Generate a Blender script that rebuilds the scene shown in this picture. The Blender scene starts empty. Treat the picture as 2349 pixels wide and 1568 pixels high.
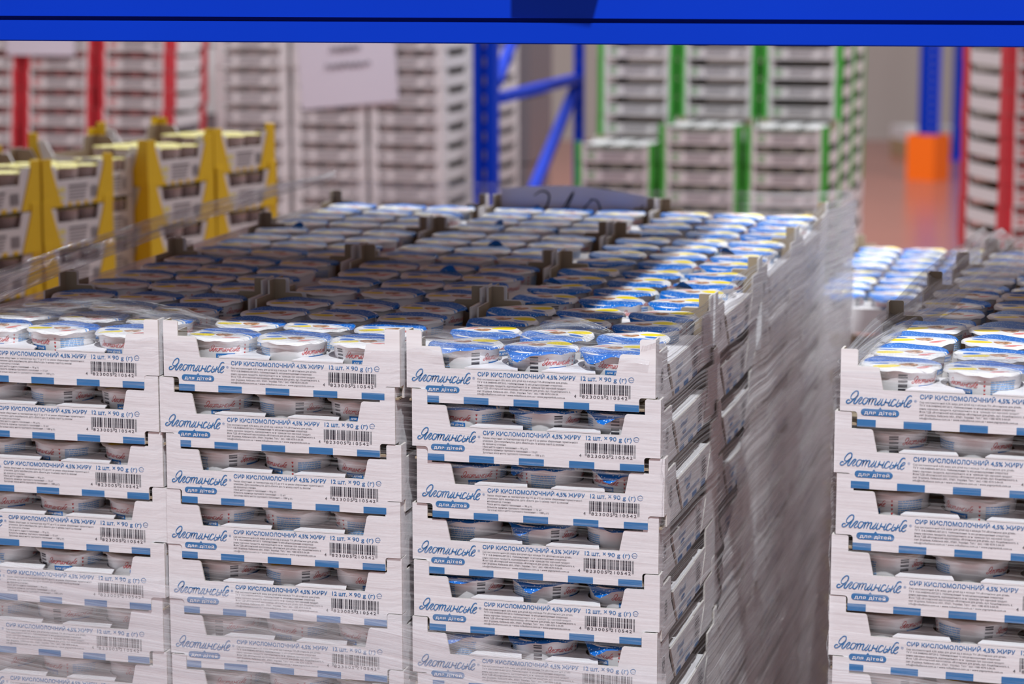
import bpy, math, random
from mathutils import Vector, Matrix, noise
R = math.radians
random.seed(7)
SC = bpy.context.scene
COL = SC.collection

# ------------------------------------------------------------------ camera
FPX = 5600.0
PITCH = R(9.27)
CAM_H = 1.75
cam_d = bpy.data.cameras.new('camera')
cam = bpy.data.objects.new('camera', cam_d); COL.objects.link(cam)
cam.location = (0, 0, CAM_H)
cam.rotation_euler = (math.pi/2 - PITCH, 0, 0)
cam_d.sensor_width = 36.0
cam_d.lens = 36.0*FPX/2349.0
cam_d.clip_start = 0.05; cam_d.clip_end = 200
cam_d.dof.use_dof = True
cam_d.dof.focus_distance = 2.56
cam_d.dof.aperture_fstop = 6.0
SC.camera = cam

# ------------------------------------------------------------------ world, lamps, exposure
W_ = bpy.data.worlds.new('hall_light'); SC.world = W_
W_.use_nodes = True
bgn = W_.node_tree.nodes['Background']
bgn.inputs[0].default_value = (0.83, 0.84, 0.93, 1)
bgn.inputs[1].default_value = 0.41

def lamp(name, kind, loc, direction, power, color=(1, 1, 1), **kw):
    d = bpy.data.lights.new(name, kind)
    d.energy = power; d.color = color
    for k, v in kw.items(): setattr(d, k, v)
    o = bpy.data.objects.new(name, d); COL.objects.link(o)
    o.location = loc
    o.rotation_euler = Vector(direction).to_track_quat('-Z', 'Y').to_euler()
    return o
EL, AZL = R(55), R(-6)
LDIR = Vector((math.sin(AZL)*math.cos(EL), math.cos(AZL)*math.cos(EL), -math.sin(EL)))
LT = Vector((0.1, 2.75, 1.3))
# ceiling lamps of the hall, all above the frame and hanging straight down: one over the aisle the photographer
# stands in, three over the aisle behind the front stacks, three farther down the hall
KEY = LT - LDIR*7.5
lamp('high_bay_lamp_offscreen', 'SPOT', KEY, (0, 0, -1), 2750, (0.93, 0.97, 1.0), spot_size=R(110), spot_blend=0.2, shadow_soft_size=0.10)
for ly in (6.4, 14.0):
    for lx in (-2.6, 1.2, 5.0):
        lamp('aisle_lamp_offscreen', 'AREA', (lx, ly, KEY.z), (0, 0, -1), 270, (0.96, 0.98, 1.0), shape='RECTANGLE', size=2.2, size_y=0.35)

SC.view_settings.view_transform = 'Standard'
SC.view_settings.look = 'None'
SC.view_settings.gamma = 1.0
SC.view_settings.exposure = 0.0
SC.view_settings.use_curve_mapping = False
SC.cycles.transparent_max_bounces = 24

# ------------------------------------------------------------------ helpers
CP, SP = math.cos(PITCH), math.sin(PITCH)
def ray(px, py):
    a = (px - 1174.5)/FPX; b = (py - 784.0)/FPX
    return Vector((a, CP - b*SP, -SP - b*CP))
def at_y(px, py, Y):
    r = ray(px, py); return Vector((0, 0, CAM_H)) + r*(Y/r.y)
def at_depth(px, py, dep):
    return Vector((0, 0, CAM_H)) + ray(px, py)*dep

def link_noderef(nt, a, b): nt.links.new(a, b)
MATS = {}
def pmat(name, col, rough=0.5, spec=0.5, metal=0.0, bump=None, vary=None, emit=None):
    """procedural principled material; bump=(scale,strength[,stretch]), vary=(scale,amount)"""
    m = bpy.data.materials.new(name); m.use_nodes = True
    nt = m.node_tree; p = nt.nodes['Principled BSDF']
    p.inputs['Base Color'].default_value = (*col, 1)
    p.inputs['Roughness'].default_value = rough
    p.inputs['Specular IOR Level'].default_value = spec
    p.inputs['Metallic'].default_value = metal
    tc = nt.nodes.new('ShaderNodeTexCoord')
    if vary:
        n = nt.nodes.new('ShaderNodeTexNoise'); n.inputs['Scale'].default_value = vary[0]; n.inputs['Detail'].default_value = 3
        nt.links.new(tc.outputs['Object'], n.inputs['Vector'])
        mx = nt.nodes.new('ShaderNodeMix'); mx.data_type = 'RGBA'
        mx.inputs[6].default_value = (*[c*(1 - vary[1]) for c in col], 1)
        mx.inputs[7].default_value = (*[min(1, c*(1 + vary[1])) for c in col], 1)
        nt.links.new(n.outputs['Fac'], mx.inputs[0]); nt.links.new(mx.outputs[2], p.inputs['Base Color'])
    if bump:
        mp = nt.nodes.new('ShaderNodeMapping')
        st = bump[2] if len(bump) > 2 else (1, 1, 1)
        mp.inputs['Scale'].default_value = st
        nt.links.new(tc.outputs['Object'], mp.inputs['Vector'])
        n = nt.nodes.new('ShaderNodeTexNoise'); n.inputs['Scale'].default_value = bump[0]; n.inputs['Detail'].default_value = 3
        nt.links.new(mp.outputs[0], n.inputs['Vector'])
        b = nt.nodes.new('ShaderNodeBump'); b.inputs['Strength'].default_value = bump[1]; b.inputs['Distance'].default_value = 0.004
        nt.links.new(n.outputs['Fac'], b.inputs['Height']); nt.links.new(b.outputs[0], p.inputs['Normal'])
    MATS[name] = m
    return m

def film(name, lo, hi, maxop, rough=0.25, sx=4.0, sy=90.0, base=0.03, gloss=0.35, bump=0.35, patch=None, shine=1.0):
    m = bpy.data.materials.new(name); m.use_nodes = True
    nt = m.node_tree; N = nt.nodes; L = nt.links
    p = N['Principled BSDF']; out = N['Material Output']
    uv = N.new('ShaderNodeUVMap')
    mp = N.new('ShaderNodeMapping'); mp.inputs['Scale'].default_value = (sx, sy, 1)
    L.new(uv.outputs[0], mp.inputs[0])
    n = N.new('ShaderNodeTexNoise'); n.inputs['Scale'].default_value = 1.0; n.inputs['Detail'].default_value = 5; n.inputs['Roughness'].default_value = 0.62
    n.inputs['Distortion'].default_value = 0.0
    L.new(mp.outputs[0], n.inputs['Vector'])
    mr = N.new('ShaderNodeMapRange'); mr.inputs[1].default_value = lo; mr.inputs[2].default_value = hi
    mr.inputs[3].default_value = base; mr.inputs[4].default_value = maxop
    L.new(n.outputs['Fac'], mr.inputs[0])
    fac = mr.outputs[0]
    if patch:   # large soft variation in how many plies lie over each other
        n3 = N.new('ShaderNodeTexNoise'); n3.inputs['Scale'].default_value = patch[0]; n3.inputs['Detail'].default_value = 2
        L.new(uv.outputs[0], n3.inputs['Vector'])
        m3 = N.new('ShaderNodeMapRange'); m3.inputs[1].default_value = 0.35; m3.inputs[2].default_value = 0.65
        m3.inputs[3].default_value = patch[1]; m3.inputs[4].default_value = 1.0
        L.new(n3.outputs['Fac'], m3.inputs[0])
        mu = N.new('ShaderNodeMath'); mu.operation = 'MULTIPLY'
        L.new(fac, mu.inputs[0]); L.new(m3.outputs[0], mu.inputs[1]); fac = mu.outputs[0]
    p.inputs['Base Color'].default_value = (0.86, 0.86, 0.89, 1)     # milky polyethylene
    p.inputs['Roughness'].default_value = rough; p.inputs['Specular IOR Level'].default_value = 0.6
    b = N.new('ShaderNodeBump'); b.inputs['Strength'].default_value = bump; b.inputs['Distance'].default_value = 0.01
    L.new(n.outputs['Fac'], b.inputs['Height']); L.new(b.outputs[0], p.inputs['Normal'])
    tr = N.new('ShaderNodeBsdfTransparent'); tr.inputs[0].default_value = (0.97, 0.97, 0.98, 1)
    gl = N.new('ShaderNodeBsdfGlossy'); gl.inputs['Roughness'].default_value = 0.12; L.new(b.outputs[0], gl.inputs['Normal'])
    lw = N.new('ShaderNodeLayerWeight'); lw.inputs[0].default_value = gloss; L.new(b.outputs[0], lw.inputs['Normal'])
    fm = N.new('ShaderNodeMath'); fm.operation = 'MULTIPLY'; L.new(lw.outputs['Fresnel'], fm.inputs[0]); fm.inputs[1].default_value = shine
    mx1 = N.new('ShaderNodeMixShader'); L.new(fm.outputs[0], mx1.inputs[0]); L.new(tr.outputs[0], mx1.inputs[1]); L.new(gl.outputs[0], mx1.inputs[2])
    mx2 = N.new('ShaderNodeMixShader'); L.new(fac, mx2.inputs[0]); L.new(mx1.outputs[0], mx2.inputs[1]); L.new(p.outputs[0], mx2.inputs[2])
    L.new(mx2.outputs[0], out.inputs['Surface'])
    MATS[name] = m
    return m

class MB:
    """collects polygons (with a material slot each) for ONE mesh"""
    def __init__(s): s.v = []; s.f = []; s.m = []; s.uv = None
    def add(s, vs, fs, mi=0):
        o = len(s.v); s.v += [tuple(v) for v in vs]
        for f in fs: s.f.append(tuple(o + i for i in f)); s.m.append(mi)
        return s
    def box(s, x0, x1, y0, y1, z0, z1, mi=0):
        vs = [(x0, y0, z0), (x1, y0, z0), (x1, y1, z0), (x0, y1, z0), (x0, y0, z1), (x1, y0, z1), (x1, y1, z1), (x0, y1, z1)]
        return s.add(vs, [(0, 3, 2, 1), (4, 5, 6, 7), (0, 1, 5, 4), (1, 2, 6, 5), (2, 3, 7, 6), (3, 0, 4, 7)], mi)
    def obox(s, a, b, wx, wy, mi=0, up=(0, 0, 1)):
        a = Vector(a); b = Vector(b); d = (b - a).normalized()
        u = d.cross(Vector(up))
        if u.length < 1e-4: u = Vector((1, 0, 0))
        u.normalize(); w = u.cross(d).normalized()
        vs = []
        for p in (a, b):
            for (i, j) in ((-1, -1), (1, -1), (1, 1), (-1, 1)): vs.append(p + u*wx/2*i + w*wy/2*j)
        return s.add(vs, [(0, 1, 2, 3), (7, 6, 5, 4), (0, 4, 5, 1), (1, 5, 6, 2), (2, 6, 7, 3), (3, 7, 4, 0)], mi)
    def prism(s, poly, fn, t0, t1, mi=(0, 1, 2)):
        """poly in 2D (counter-clockwise seen from the t0 side), fn(a,b,t)->xyz; mi = outer, inner, edge"""
        n = len(poly); o = len(s.v)
        s.v += [tuple(fn(a, b, t0)) for a, b in poly] + [tuple(fn(a, b, t1)) for a, b in poly]
        s.f.append(tuple(range(o, o + n))); s.m.append(mi[0])
        s.f.append(tuple(range(o + 2*n - 1, o + n - 1, -1))); s.m.append(mi[1])
        for i in range(n):
            j = (i + 1) % n
            s.f.append((o + i, o + n + i, o + n + j, o + j)); s.m.append(mi[2])
        return s
    def lathe(s, prof, seg=32, mi=0, cap0=False, cap1=False):
        o = len(s.v)
        for r, z in prof:
            for k in range(seg):
                a = 2*math.pi*k/seg; s.v.append((r*math.cos(a), r*math.sin(a), z))
        for i in range(len(prof) - 1):
            for k in range(seg):
                k2 = (k + 1) % seg
                s.f.append((o + i*seg + k, o + i*seg + k2, o + (i + 1)*seg + k2, o + (i + 1)*seg + k)); s.m.append(mi)
        if cap0: s.f.append(tuple(o + k for k in range(seg - 1, -1, -1))); s.m.append(mi)
        if cap1: s.f.append(tuple(o + (len(prof) - 1)*seg + k for k in range(seg))); s.m.append(mi)
        return s
    def merge(s, other, mi=None, fn=None):
        vs = [fn(*v) for v in other.v] if fn else other.v
        o = len(s.v); s.v += [tuple(v) for v in vs]
        for f, m in zip(other.f, other.m):
            s.f.append(tuple(o + i for i in f)); s.m.append(m if mi is None else mi)
        return s
    def mesh(s, name, mats, smooth=False):
        me = bpy.data.meshes.new(name)
        me.from_pydata(s.v, [], s.f)
        for m in mats: me.materials.append(MATS[m] if isinstance(m, str) else m)
        if len(mats) > 1: me.polygons.foreach_set('material_index', s.m)
        if smooth: me.polygons.foreach_set('use_smooth', [True]*len(me.polygons))
        if s.uv:
            ul = me.uv_layers.new(name='UVMap')
            for lp in me.loops: ul.data[lp.index].uv = s.uv[lp.vertex_index]
        me.update()
        return me

def ob(name, me, parent=None, loc=(0, 0, 0), rot=(0, 0, 0), scale=None):
    o = bpy.data.objects.new(name, me); COL.objects.link(o)
    if parent: o.parent = parent
    o.location = loc; o.rotation_euler = rot
    if scale: o.scale = scale
    return o
def tag(o, label, cat, group=None):
    o['label'] = label; o['category'] = cat
    if group: o['group'] = group
    return o
def thing(name, label, cat, loc=(0, 0, 0), rot=(0, 0, 0), group=None):
    o = ob(name, None, None, loc, rot); o.empty_display_size = 0.05
    return tag(o, label, cat, group)
def struct(name, me, loc=(0, 0, 0), rot=(0, 0, 0)):
    o = ob(name, me, None, loc, rot); o['kind'] = 'structure'; return o

def sheet(nu, nv, fn, uvf):
    b = MB(); b.uv = []
    for j in range(nv + 1):
        for i in range(nu + 1):
            u, v = i/nu, j/nv
            b.v.append(tuple(fn(u, v))); b.uv.append(uvf(u, v))
    for j in range(nv):
        for i in range(nu):
            a = j*(nu + 1) + i
            b.f.append((a, a + 1, a + nu + 2, a + nu + 1)); b.m.append(0)
    return b
def nz(*a): return noise.noise(Vector(a))

def ribbon(pts, w, closed=False, taper=True):
    """flat stroke through 2D points, smoothed"""
    P = [Vector((p[0], p[1])) for p in pts]
    Q = []
    n = len(P)
    for i in range(n - 1):
        p0 = P[max(i - 1, 0)]; p1 = P[i]; p2 = P[i + 1]; p3 = P[min(i + 2, n - 1)]
        for k in range(4):
            t = k/4
            Q.append(0.5*((2*p1) + (p2 - p0)*t + (2*p0 - 5*p1 + 4*p2 - p3)*t*t + (3*p1 - p0 - 3*p2 + p3)*t**3))
    Q.append(P[-1])
    b = MB()
    for i, q in enumerate(Q):
        d = (Q[min(i + 1, len(Q) - 1)] - Q[max(i - 1, 0)])
        if d.length < 1e-9: d = Vector((1, 0))
        d.normalize(); nrm = Vector((-d.y, d.x))
        ww = w*(0.55 + 0.45*min(1, 3*min(i, len(Q) - 1 - i)/len(Q))) if taper else w
        b.v += [(*(q + nrm*ww/2), 0), (*(q - nrm*ww/2), 0)]
    for i in range(len(Q) - 1):
        b.f.append((2*i, 2*i + 1, 2*i + 3, 2*i + 2)); b.m.append(0)
    return b

def text2d(body, width=None, height=None, res=2, bold=0.0, space=1.0, shear=0.0):
    """lettering as flat triangles with the default typeface; lower-left at the origin"""
    c = bpy.data.curves.new('lettering', 'FONT'); c.body = body; c.size = 1.0
    c.resolution_u = res; c.offset = bold; c.space_character = space; c.shear = shear
    o = bpy.data.objects.new('lettering', c); COL.objects.link(o)
    dg = bpy.context.evaluated_depsgraph_get()
    me = o.evaluated_get(dg).to_mesh()
    b = MB(); b.v = [tuple(v.co) for v in me.vertices]; b.f = [tuple(p.vertices) for p in me.polygons]; b.m = [0]*len(b.f)
    o.evaluated_get(dg).to_mesh_clear()
    bpy.data.objects.remove(o); bpy.data.curves.remove(c)
    x0 = min(v[0] for v in b.v); x1 = max(v[0] for v in b.v)
    sx = width/(x1 - x0) if width else None
    cap = 0.73
    sy = height/cap if height else sx
    if sx is None: sx = sy
    b.v = [((v[0] - x0)*sx, v[1]*sy, 0) for v in b.v]
    return b

# ------------------------------------------------------------------ materials
pmat('card_white', (0.80, 0.785, 0.80), 0.48, 0.4, bump=(60, 0.25, (0.12, 1, 1.0)))
pmat('card_kraft', (0.36, 0.285, 0.20), 0.8, 0.2, vary=(40, 0.12))
pmat('card_edge', (0.62, 0.58, 0.54), 0.8, 0.2)
pmat('print_blue', (0.040, 0.190, 0.440), 0.42)
pmat('print_black', (0.035, 0.035, 0.05), 0.5)
pmat('print_white', (0.85, 0.85, 0.88), 0.5)
pmat('print_red', (0.60, 0.040, 0.045), 0.4)
pmat('print_pale_blue', (0.22, 0.44, 0.76), 0.4)
pmat('print_bright_blue', (0.02, 0.20, 0.58), 0.4)
pmat('cup_plastic', (0.88, 0.86, 0.87), 0.30, 0.5)
pmat('beam_blue', (0.0003, 0.036, 0.50), 0.45, 0.12, bump=(14, 0.05), vary=(6, 0.06))
pmat('rack_blue', (0.0003, 0.036, 0.50), 0.45, 0.12)
pmat('post_orange', (0.95, 0.16, 0.003), 0.4)
pmat('bg_white', (0.70, 0.68, 0.69), 0.6)
pmat('bg_red', (0.58, 0.03, 0.045), 0.5)
pmat('bg_green', (0.05, 0.40, 0.04), 0.5)
pmat('bg_yellow', (0.78, 0.52, 0.010), 0.5)
pmat('bg_print', (0.22, 0.21, 0.23), 0.6)
pmat('bg_print_red', (0.55, 0.10, 0.10), 0.6)
pmat('bg_print_green', (0.12, 0.36, 0.12), 0.6)
pmat('cup_red', (0.55, 0.12, 0.12), 0.5)
pmat('cup_green', (0.40, 0.46, 0.36), 0.5)
pmat('cup_pink', (0.58, 0.46, 0.44), 0.5)
pmat('lid_yellow', (0.80, 0.72, 0.25), 0.3, vary=(60, 0.3))
pmat('lid_pale', (0.80, 0.80, 0.80), 0.3)
pmat('paper', (0.66, 0.63, 0.72), 0.7)
pmat('ink', (0.015, 0.015, 0.03), 0.6)
pmat('ink_pale', (0.20, 0.19, 0.22), 0.6)
pmat('wood', (0.42, 0.30, 0.18), 0.75, 0.2, bump=(8, 0.3, (1, 12, 12)), vary=(9, 0.18))
pmat('carton', (0.55, 0.42, 0.28), 0.75, 0.2)
pmat('wall_beige', (0.40, 0.35, 0.32), 0.8, vary=(0.6, 0.05))
pmat('floor_red', (0.36, 0.135, 0.10), 0.22, 0.5, vary=(1.5, 0.10))
pmat('dark_wrap', (0.16, 0.14, 0.16), 0.25, 0.6, bump=(6, 0.6, (3, 3, 14)))

film('film_streaky', 0.38, 0.60, 0.85, 0.30, sx=0.5, sy=210, base=0.10, gloss=0.25, bump=1.0, patch=(2.2, 0.60), shine=0.40)
film('film_thin', 0.47, 0.60, 0.70, 0.28, sx=0.6, sy=260, base=0.02, gloss=0.16, bump=0.8, patch=(3.0, 0.30), shine=0.18)
film('film_front', 0.48, 0.72, 0.22, 0.25, sx=6.0, sy=230, base=0.0, gloss=0.08, bump=0.6, shine=0.6)
film('film_haze', 0.34, 0.74, 0.42, 0.3, sx=1.3, sy=120, base=0.12, gloss=0.10, bump=0.35)
film('film_band', 0.42, 0.62, 0.55, 0.22, sx=1.0, sy=110, base=0.08, gloss=0.25, bump=1.0, shine=0.35)
film('film_lids', 0.46, 0.72, 0.40, 0.16, sx=14, sy=60, base=0.04, gloss=0.18, bump=0.8)
film('film_back', 0.40, 0.72, 0.25, 0.3, sx=1.5, sy=90, base=0.08, gloss=0.08, bump=0.4)

def lid_material(name):
    m = bpy.data.materials.new(name); m.use_nodes = True
    nt = m.node_tree; N = nt.nodes; L = nt.links; p = N['Principled BSDF']
    p.inputs['Roughness'].default_value = 0.48; p.inputs['Specular IOR Level'].default_value = 0.18
    tc = N.new('ShaderNodeTexCoord'); sp = N.new('ShaderNodeSeparateXYZ'); L.new(tc.outputs['Object'], sp.inputs[0])
    X, Y = sp.outputs[0], sp.outputs[1]
    def M(op, a, b=None):
        n = N.new('ShaderNodeMath'); n.operation = op
        for i, q in enumerate((a, b)):
            if q is None: continue
            if isinstance(q, (int, float)): n.inputs[i].default_value = q
            else: L.new(q, n.inputs[i])
        return n.outputs[0]
    def ell(cx, cy, rx, ry, ang=0):
        c, s = math.cos(ang), math.sin(ang)
        dx = M('SUBTRACT', X, cx); dy = M('SUBTRACT', Y, cy)
        a = M('ADD', M('MULTIPLY', dx, c/rx), M('MULTIPLY', dy, s/rx))
        b = M('ADD', M('MULTIPLY', dx, -s/ry), M('MULTIPLY', dy, c/ry))
        return M('LESS_THAN', M('ADD', M('MULTIPLY', a, a), M('MULTIPLY', b, b)), 1.0)
    def over(col, base, mask):
        mx = N.new('ShaderNodeMix'); mx.data_type = 'RGBA'
        if isinstance(base, tuple): mx.inputs[6].default_value = (*base, 1)
        else: L.new(base, mx.inputs[6])
        if isinstance(col, tuple): mx.inputs[7].default_value = (*col, 1)
        else: L.new(col, mx.inputs[7])
        L.new(mask, mx.inputs[0]); return mx.outputs[2]
    # blue wave with white speckles
    wave = M('MULTIPLY', M('SINE', M('ADD', M('MULTIPLY', X, 75), 0.6)), 0.0035)
    blue = M('GREATER_THAN', M('SUBTRACT', M('ADD', Y, M('MULTIPLY', X, 0.25)), wave), 0.0045)
    thin = M('LESS_THAN', M('ABSOLUTE', M('SUBTRACT', M('SUBTRACT', M('ADD', Y, M('MULTIPLY', X, 0.25)), wave), 0.0005)), 0.0010)
    vo = N.new('ShaderNodeTexVoronoi'); vo.inputs['Scale'].default_value = 330; L.new(tc.outputs['Object'], vo.inputs['Vector'])
    dots = M('LESS_THAN', vo.outputs['Distance'], 0.26)
    no = N.new('ShaderNodeTexNoise'); no.inputs['Scale'].default_value = 170; L.new(tc.outputs['Object'], no.inputs['Vector'])
    cr = N.new('ShaderNodeValToRGB'); e = cr.color_ramp.elements
    e[0].position = 0.38; e[0].color = (0.16, 0.09, 0.05, 1); e[1].position = 0.56; e[1].color = (0.62, 0.30, 0.14, 1)
    x = e.new(0.64); x.color = (0.75, 0.62, 0.52, 1)
    L.new(no.outputs['Fac'], cr.inputs[0])
    c = (0.80, 0.79, 0.79)
    bl = over((0.45, 0.62, 0.85), (0.004, 0.15, 0.58), dots)
    c = over(bl, c, blue)
    c = over((0.15, 0.36, 0.72), c, thin)
    c = over((0.86, 0.68, 0.02), c, ell(-0.016, -0.020, 0.014, 0.0080, 0.2))
    c = over((0.02, 0.16, 0.58), c, ell(-0.021, -0.004, 0.0095, 0.0042, -0.15))
    c = over(cr.outputs[0], c, ell(0.006, -0.010, 0.0095, 0.0085))
    c = over((0.66, 0.10, 0.08), c, ell(0.021, -0.018, 0.009, 0.0018, 0.35))
    c = over((0.66, 0.10, 0.08), c, ell(0.019, -0.023, 0.007, 0.0014, 0.35))
    L.new(c, p.inputs['Base Color'])
    n2 = N.new('ShaderNodeTexNoise'); n2.inputs['Scale'].default_value = 90; L.new(tc.outputs['Object'], n2.inputs['Vector'])
    b = N.new('ShaderNodeBump'); b.inputs['Strength'].default_value = 0.35; b.inputs['Distance'].default_value = 0.002
    L.new(n2.outputs['Fac'], b.inputs['Height']); L.new(b.outputs[0], p.inputs['Normal'])
    MATS[name] = m
lid_material('lid_foil')

# ------------------------------------------------------------------ setting: floor and far wall
b = MB(); b.box(-16, 16, -6, 30, -0.1, 0.0)
struct('floor', b.mesh('floor', ['floor_red']))
b = MB(); b.box(-16, 16, 22.0, 22.2, 0, 9)
struct('wall_back', b.mesh('wall_back', ['wall_beige']))

# ------------------------------------------------------------------ lettering and marks shared by trays and cups
TW, TD, TH = 0.265, 0.342, 0.0615        # tray width, depth, stacking pitch
LIP, SHO, TAB = 0.0368, 0.0592, 0.0755
LOGO = [   # pen strokes of the brand lettering, traced in a 2349 x 1305 zoom
 [(180, 522), (150, 500), (105, 515), (82, 565), (115, 600), (180, 582), (262, 510), (345, 425), (410, 378)],
 [(350, 425), (285, 470), (228, 478), (202, 440), (222, 370), (285, 290), (345, 252), (395, 262), (408, 310), (395, 370), (350, 455), (300, 545), (290, 592), (322, 612), (365, 575), (430, 485), (478, 436), (512, 432), (522, 455), (480, 505), (430, 572), (432, 608), (470, 612), (520, 570)],
 [(640, 440), (590, 455), (542, 530), (540, 598), (578, 626), (632, 588), (680, 510), (684, 462), (640, 440)],
 [(684, 470), (715, 470), (752, 450)],
 [(752, 450), (722, 535), (690, 632)],
 [(705, 575), (760, 480), (812, 455), (832, 480), (800, 555), (768, 640)],
 [(785, 585), (842, 485), (895, 462), (916, 488), (880, 575), (872, 628), (905, 640), (955, 590)],
 [(1048, 462), (1005, 540), (948, 600), (958, 642), (1000, 630), (1040, 580)],
 [(1105, 465), (1068, 545), (1048, 615), (1070, 655), (1120, 622)],
 [(1200, 468), (1165, 555), (1125, 655)],
 [(1150, 585), (1195, 565), (1245, 585), (1285, 560)],
 [(1322, 480), (1285, 565), (1258, 632), (1280, 665), (1330, 630)],
 [(1462, 520), (1452, 488), (1405, 490), (1350, 560), (1325, 630), (1348, 670), (1405, 662), (1460, 610)],
 [(1545, 490), (1500, 580), (1470, 650), (1495, 686), (1552, 662), (1590, 612), (1572, 582), (1528, 602)],
 [(1668, 498), (1632, 585), (1588, 686)],
 [(1615, 612), (1690, 575), (1745, 500), (1785, 425), (1835, 385), (1878, 385), (1896, 412)],
 [(1690, 575), (1702, 610), (1688, 665), (1718, 692), (1770, 645)],
 [(1775, 628), (1850, 580), (1892, 535), (1868, 508), (1812, 545), (1765, 625), (1768, 682), (1815, 702), (1880, 650)],
]
def logo2d(width, wpx=27):
    """brand lettering, lower-left origin at its baseline"""
    b = MB(); k = width/1830.0
    for st in LOGO:
        pts = [((x - 75)*k, (606 + 0.047*x - y)*k*1.0) for x, y in st]
        b.merge(ribbon(pts, wpx*k))
    return b
def pill2d(x0, x1, z0, z1, seg=8, notch=True):
    r = (z1 - z0)/2; cz = (z0 + z1)/2
    pts = [(x0 + r + r*math.cos(a), cz + r*math.sin(a)) for a in [math.pi/2 + math.pi*i/seg for i in range(seg + 1)]]
    pts += [(x1 - r + r*math.cos(a), cz + r*math.sin(a)) for a in [-math.pi/2 + math.pi*i/seg for i in range(seg + 1)]]
    b = MB(); c = ((x0 + x1)/2, cz)
    b.v = [(c[0], c[1], 0)] + [(p[0], p[1], 0) for p in pts]
    n = len(pts)
    b.f = [(0, 1 + i, 1 + (i + 1) % n) for i in range(n)]; b.m = [0]*n
    if notch:
        o = len(b.v); mx = (x0 + x1)/2
        b.v += [(mx - r*0.5, z1 - r*0.05, 0), (mx + r*0.5, z1 - r*0.05, 0), (mx + 0.1*r, z1 + r*0.6, 0)]; b.f.append((o, o + 1, o + 2)); b.m.append(0)
    return b
def rect2d(b, x0, x1, z0, z1, mi=0):
    b.add([(x0, z0, 0), (x1, z0, 0), (x1, z1, 0), (x0, z1, 0)], [(0, 1, 2, 3)], mi)
def offs(dx, dz, dl=0.0): return lambda x, y, z: (x + dx, y + dz, z + dl)

def ean(code):
    Lc = ['0001101', '0011001', '0010011', '0111101', '0100011', '0110001', '0101111', '0111011', '0110111', '0001011']
    Rc = [''.join('1' if c == '0' else '0' for c in s) for s in Lc]; Gc = [s[::-1] for s in Rc]
    par = ['LLLLLL', 'LLGLGG', 'LLGGLG', 'LLGGGL', 'LGLLGG', 'LGGLLG', 'LGGGLL', 'LGLGLG', 'LGLGGL', 'LGGLGL'][int(code[0])]
    return '101' + ''.join((Lc if p == 'L' else Gc)[int(c)] for c, p in zip(code[1:7], par)) + '01010' + ''.join(Rc[int(c)] for c in code[7:]) + '101'
def barcode2d(x0, x1, z0, z1, zg):
    bits = ean('4823005210542'); b = MB(); w = (x1 - x0)/len(bits); i = 0
    while i < len(bits):
        if bits[i] == '1':
            j = i
            while j < len(bits) and bits[j] == '1': j += 1
            guard = i < 3 or i >= 92 or 45 <= i < 50
            rect2d(b, x0 + i*w, x0 + j*w - 0.04*w, zg if guard else z0, z1); i = j
        else: i += 1
    return b
TXT_A = ['Сир кисломолочний 4,5% жиру для дітей від 6 місяців ТМ «Яготинське для дітей».',
 'ТУ У 10.8-34480442-007:2012. Найменування та місцезнаходження оператора',
 'ринку харчових продуктів, відповідального за інформацію про харчовий продукт:',
 'Філія ТДВ «Яготинський маслозавод» «Яготинське для дітей», вул. Коцюбинського, 6,',
 'смт Згурівка, Київська обл., 07601, Україна. Тел./факс: +380 4570 5-04-59.',
 'info@milkalliance.com.ua • www.milkalliance.com.ua • www.yagotynkids.com.ua']
WA = [0.0965, 0.0905, 0.0945, 0.0995, 0.0865, 0.0935]
TXT_B = ['Умови зберігання: за температури від 2°С до 6°С за умови збереження герметичності',
 'упаковки. Дата виробництва, дата «Вжити до» та номер партії (L) вказані', 'на кришечці стакана.',
 'Маса нетто одного паковання — 90 g (г).', 'Кількість одиниць групового паковання — 12 шт.', 'Загальна маса нетто групового паковання — 1080 g (г).']
WB = [0.1015, 0.0870, 0.0255, 0.0485, 0.0590, 0.0665]
PR = 0.00035      # print stands this far off the card
# flat layouts (x from the tray's left edge, z from its bottom)
logo_b = MB(); logo_b.merge(logo2d(0.0635, 36), 0, offs(0.0105, 0.0220))
t = text2d('®', width=0.0026); logo_b.merge(t, 0, offs(0.0760, 0.0265))
logo_b.merge(pill2d(0.0250, 0.0620, 0.0112, 0.0180), 0)
logo_b.merge(text2d('для дітей', width=0.0305, height=0.0034, bold=0.018, space=1.12), 1, offs(0.0283, 0.0128, 0.00025))
head_b = MB()
head_b.merge(text2d('СИР КИСЛОМОЛОЧНИЙ 4,5% ЖИРУ', width=0.1045, height=0.00425, bold=0.020, res=3), 0, offs(0.0815, 0.0303))
head_b.merge(text2d('12 шт. ', width=0.0165, height=0.0045, bold=0.020, res=3), 0, offs(0.1915, 0.0305))
head_b.merge(text2d('×', width=0.0034), 0, offs(0.2106, 0.0303))
head_b.merge(text2d('90 g (г)', width=0.0235, height=0.0045, bold=0.008, res=4), 0, offs(0.2160, 0.0305))
head_b.merge(ribbon([(0.2420, 0.0330), (0.2470, 0.0330), (0.2460, 0.0352), (0.2443, 0.0358), (0.2420, 0.0345), (0.2417, 0.0325), (0.2432, 0.0308), (0.2455, 0.0308), (0.2468, 0.0318)], 0.0005), 0)
def small_print(lines, widths):
    b = MB()
    for i, (s, w) in enumerate(zip(lines, widths)):
        b.merge(text2d(s, width=w, height=0.00185, res=2, bold=0.0), 0, offs(0.0813, 0.0262 - 0.0031*i))
    return b
bar_b = barcode2d(0.1905, 0.2435, 0.0167, 0.0273, 0.0135)
bar_b.merge(text2d('4', height=0.0034), 0, offs(0.1845, 0.0122))
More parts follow.
